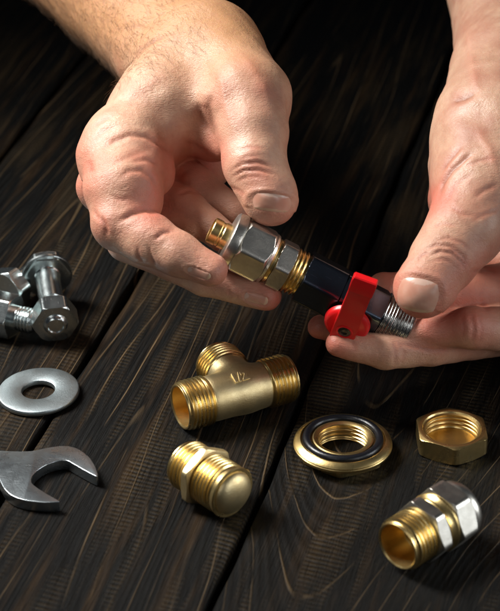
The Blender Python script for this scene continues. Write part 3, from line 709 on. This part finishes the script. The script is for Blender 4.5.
Ln_ = [(272, 202.5, 9.5, 21, math.pi / 2 + 0.12, 0.68), (199, 273, 13, 4.2, 0.36, 0.75), (256, 298.5, 13, 5.2, 0.28, 0.7)]
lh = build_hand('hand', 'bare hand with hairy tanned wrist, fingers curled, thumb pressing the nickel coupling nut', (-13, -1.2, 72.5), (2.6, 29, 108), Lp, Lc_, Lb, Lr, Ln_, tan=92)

# person's left hand, at the right of the picture
Rp = [
    ((535, -150, 98, 74), (514, -10, 89, 64), 0.6), ((514, -10, 89, 64), (516, 78, 82.5, 60), 0.6),
    ((512, 78, 82.5, 58), (498, 140, 79.5, 60), 1.0), ((500, 130, 79.5, 64), (486, 180, 78.2, 54), 1.0), ((520, 120, 81, 70), (560, 190, 81, 70), 1.0),
    ((478, 178, 80.2, 50), (472, 200, 80.2, 44), 0.6),
    # thumb
    ((500, 150, 78.6, 58), (487, 192, 77.2, 48), 0.9), ((487, 192, 77.2, 47), (466, 228, 76.2, 37), 0.7), ((466, 228, 76.2, 37), (446, 256, 75.6, 32), 0.6), ((446, 256, 75.6, 32), (426, 286, 75.0, 29.5), 0.5), ((426, 286, 75.0, 29.5), (422, 291, 74.95, 27), 0.3),
    # index finger lying in front, below the thumb
    ((600, 330, 80, 34), (520, 330, 77.6, 25), 0.5), ((520, 330, 77.6, 24.5), (470, 328, 76.3, 20), 0.4), ((470, 328, 76.6, 20.5), (412, 333, 76.6, 12), 0.3),
    # middle finger
    ((600, 338, 82, 34), (500, 334, 79.0, 22), 0.4), ((500, 334, 79.0, 22), (430, 346, 77.2, 20), 0.14), ((430, 346, 77.2, 20), (385, 351, 76.5, 18.5), 0.12), ((385, 351, 76.5, 18.5), (338, 344, 76.2, 13), 0.12),
    # ring finger tip behind the valve
    ((440, 330, 79.3, 19), (370, 333, 78.4, 17), 0.12), ((370, 333, 78.4, 17), (320, 327, 77.6, 12.5), 0.12), ((600, 320, 84, 34), (440, 330, 79.3, 19), 0.3),
    # little finger higher up behind
    ((560, 290, 84, 40), (450, 296, 80.5, 22), 0.2), ((450, 296, 80.5, 22), (384, 290, 79.6, 18), 0.12),
    # palm wall in the hollow to the right of the thumb
    ((570, 190, 82, 66), (596, 290, 84, 66), 0.8), ((540, 230, 85.5, 60), (550, 290, 86, 50), 0.4), ((486, 268, 84.5, 16), (540, 262, 85, 34), 0.15),
]
Rc = [
    ([(424, 250), (436, 245), (450, 246), (463, 256), (469, 268)], 0.045, 1.6), ([(428, 257), (440, 251), (452, 253), (462, 262), (466, 272)], 0.05, 1.6), ([(434, 241), (448, 238), (462, 243), (472, 252)], 0.025, 1.4), ([(430, 263), (442, 259), (452, 263)], 0.018, 1.3),
    ([(439, 196), (443, 184), (452, 170), (466, 158), (474, 152)], 0.065, 2.2), ([(441, 172), (450, 160), (463, 145)], 0.05, 2.0), ([(444, 205), (456, 186), (474, 172)], 0.02, 2),
    ([(452, 102), (464, 98), (476, 92)], 0.07, 3), ([(474, 198), (484, 190), (498, 184)], 0.03, 2.2),
    ([(470, 312), (474, 326), (473, 342)], 0.03, 2.2), ([(398, 342), (404, 352), (402, 364)], 0.015, 2),
    ([(481, 300), (488, 312)], 0.02, 2), ([(472, 273), (484, 270), (500, 272)], 0.03, 2), ([(395, 342), (430, 350), (455, 349)], 0.03, 2),
    ([(462, 314), (464, 328), (462, 340)], 0.02, 1.6), ([(478, 314), (482, 328), (480, 342)], 0.02, 1.6), ([(392, 338), (396, 350), (394, 364)], 0.025, 1.6), ([(352, 340), (356, 352)], 0.02, 1.5),
    ([(470, 222), (486, 214), (500, 210)], 0.02, 1.6), ([(462, 168), (480, 160), (498, 158)], 0.02, 1.6), ([(476, 128), (490, 150), (498, 176)], -0.03, 4), ([(466, 20), (472, 60), (478, 96)], -0.03, 4),
    ([(432, 228), (444, 224), (458, 226)], 0.015, 1.4), ([(450, 206), (462, 214), (480, 216)], 0.02, 1.8), ([(418, 262), (422, 256), (430, 252)], 0.03, 1.5),
]
Rb = [(456, 130, 18, 0.08), (470, 60, 20, 0.03), (480, 110, 16, -0.08), (495, 190, 20, -0.06), (438, 262, 14, 0.03), (470, 40, 7, 0.03)]
Rr = [(420, 310, 24, 0.7), (440, 285, 28, 0.35), (428, 200, 16, 0.8), (440, 190, 22, 0.4), (470, 330, 34, 0.55), (332, 345, 24, 0.9), (311, 327, 18, 0.95), (390, 280, 24, 0.9), (485, 280, 34, 0.85), (430, 335, 30, 0.5), (480, 210, 40, 0.15), (370, 355, 24, 0.3)]
Rn = [(418, 295, 18, 22.5, math.pi / 2 + 0.18, 0.80)]
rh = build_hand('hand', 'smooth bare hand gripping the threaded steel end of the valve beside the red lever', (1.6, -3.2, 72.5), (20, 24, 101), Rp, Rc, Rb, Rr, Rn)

# fine hair on the forearm
root, V2, Q, n, px, py, vis, bx = lh
cand = np.where((py < 88) & (py > -60) & (px > 20) & (px < 205))[0]
# strands lie along the arm, towards the wrist
adir = cam_pt(183, 48, 83.5) - cam_pt(120, -15, 90); adir /= np.linalg.norm(adir)
hv = []; hf = []
wl = 83 - 0.34 * (px[cand] - 128) - py[cand]; dens = np.clip(1.15 - (px[cand] - 0.9 * py[cand] - 60) / 130, 0.12, 1) * np.clip((wl + 6) / 26, 0, 1); keep = cand[rng.random(len(cand)) < dens * 0.22]
rng.shuffle(keep); keep = keep[:4600]
for i in keep:
    d = adir + rng.normal(0, 0.28, 3); d -= n[i] * (d @ n[i]); d /= np.linalg.norm(d); nn = n[i]
    Lh = rng.uniform(0.4, 1.25); lift = rng.uniform(0.1, 0.5); side = np.cross(d, nn); cv = rng.normal(0, 0.3)
    r0 = 0.0040; b0 = len(hv)
    for s in range(4):
        t = s / 3; c = V2[i] + d * Lh * t + nn * (lift * Lh * t * (1 - 0.55 * t) - 0.01) + side * cv * Lh * t * t
        r = r0 * (1 - 0.75 * t)
        for a in range(3): hv.append(c + r * (math.cos(a * 2.094) * side + math.sin(a * 2.094) * nn))
        if s:
            for a in range(3): q = b0 + (s - 1) * 3; hf.append((q + a, q + (a + 1) % 3, q + 3 + (a + 1) % 3, q + 3 + a))
hair = make('arm_hair', cam2world(np.array(hv)) - bx, hf, HAIR, root, sharp=None); hair['kind'] = 'stuff'
print('hair', len(keep))

# ------------------------------------------------------------------ light
wd = bpy.data.worlds.new('World'); sc.world = wd; wd.use_nodes = True
wd.node_tree.nodes['Background'].inputs[0].default_value = (0.75, 0.85, 1.0, 1); wd.node_tree.nodes['Background'].inputs[1].default_value = 0.018
def area(name, loc, target, sx_, sy_, power, colr=(1, 1, 1)):
    ld = bpy.data.lights.new(name, 'AREA'); ld.shape = 'RECTANGLE'; ld.size = sx_ * S; ld.size_y = sy_ * S; ld.energy = power; ld.color = colr
    o = bpy.data.objects.new(name, ld); col.objects.link(o); o.location = Vector(loc) * S
    ld.spread = math.radians(55); o.rotation_euler = (Vector(target) * S - Vector(loc) * S).to_track_quat('-Z', 'Y').to_euler(); return o
area('softbox_key', (-42, 8, 52), (-2, -4, 3), 22, 30, 1.25, (1, 0.97, 0.93))
area('softbox_front', (-30, -66, 46), (-2, -2, 3), 30, 30, 0.05, (1, 0.97, 0.94))
area('softbox_right', (52, -18, 17), (4, -17, 1), 18, 34, 0.12, (0.95, 0.98, 1.0)).data.spread = math.radians(42)
area('softbox_low', (40, -52, 26), (4, -6, 2), 18, 30, 0.065, (0.97, 0.98, 1.0))
vs_ = sc.view_settings; vs_.view_transform = 'Standard'; vs_.look = 'None'; vs_.exposure = 0; vs_.gamma = 1
sc.cycles.use_denoising = True
sc.cycles.max_bounces = 8
sc.cycles.sample_clamp_indirect = 4
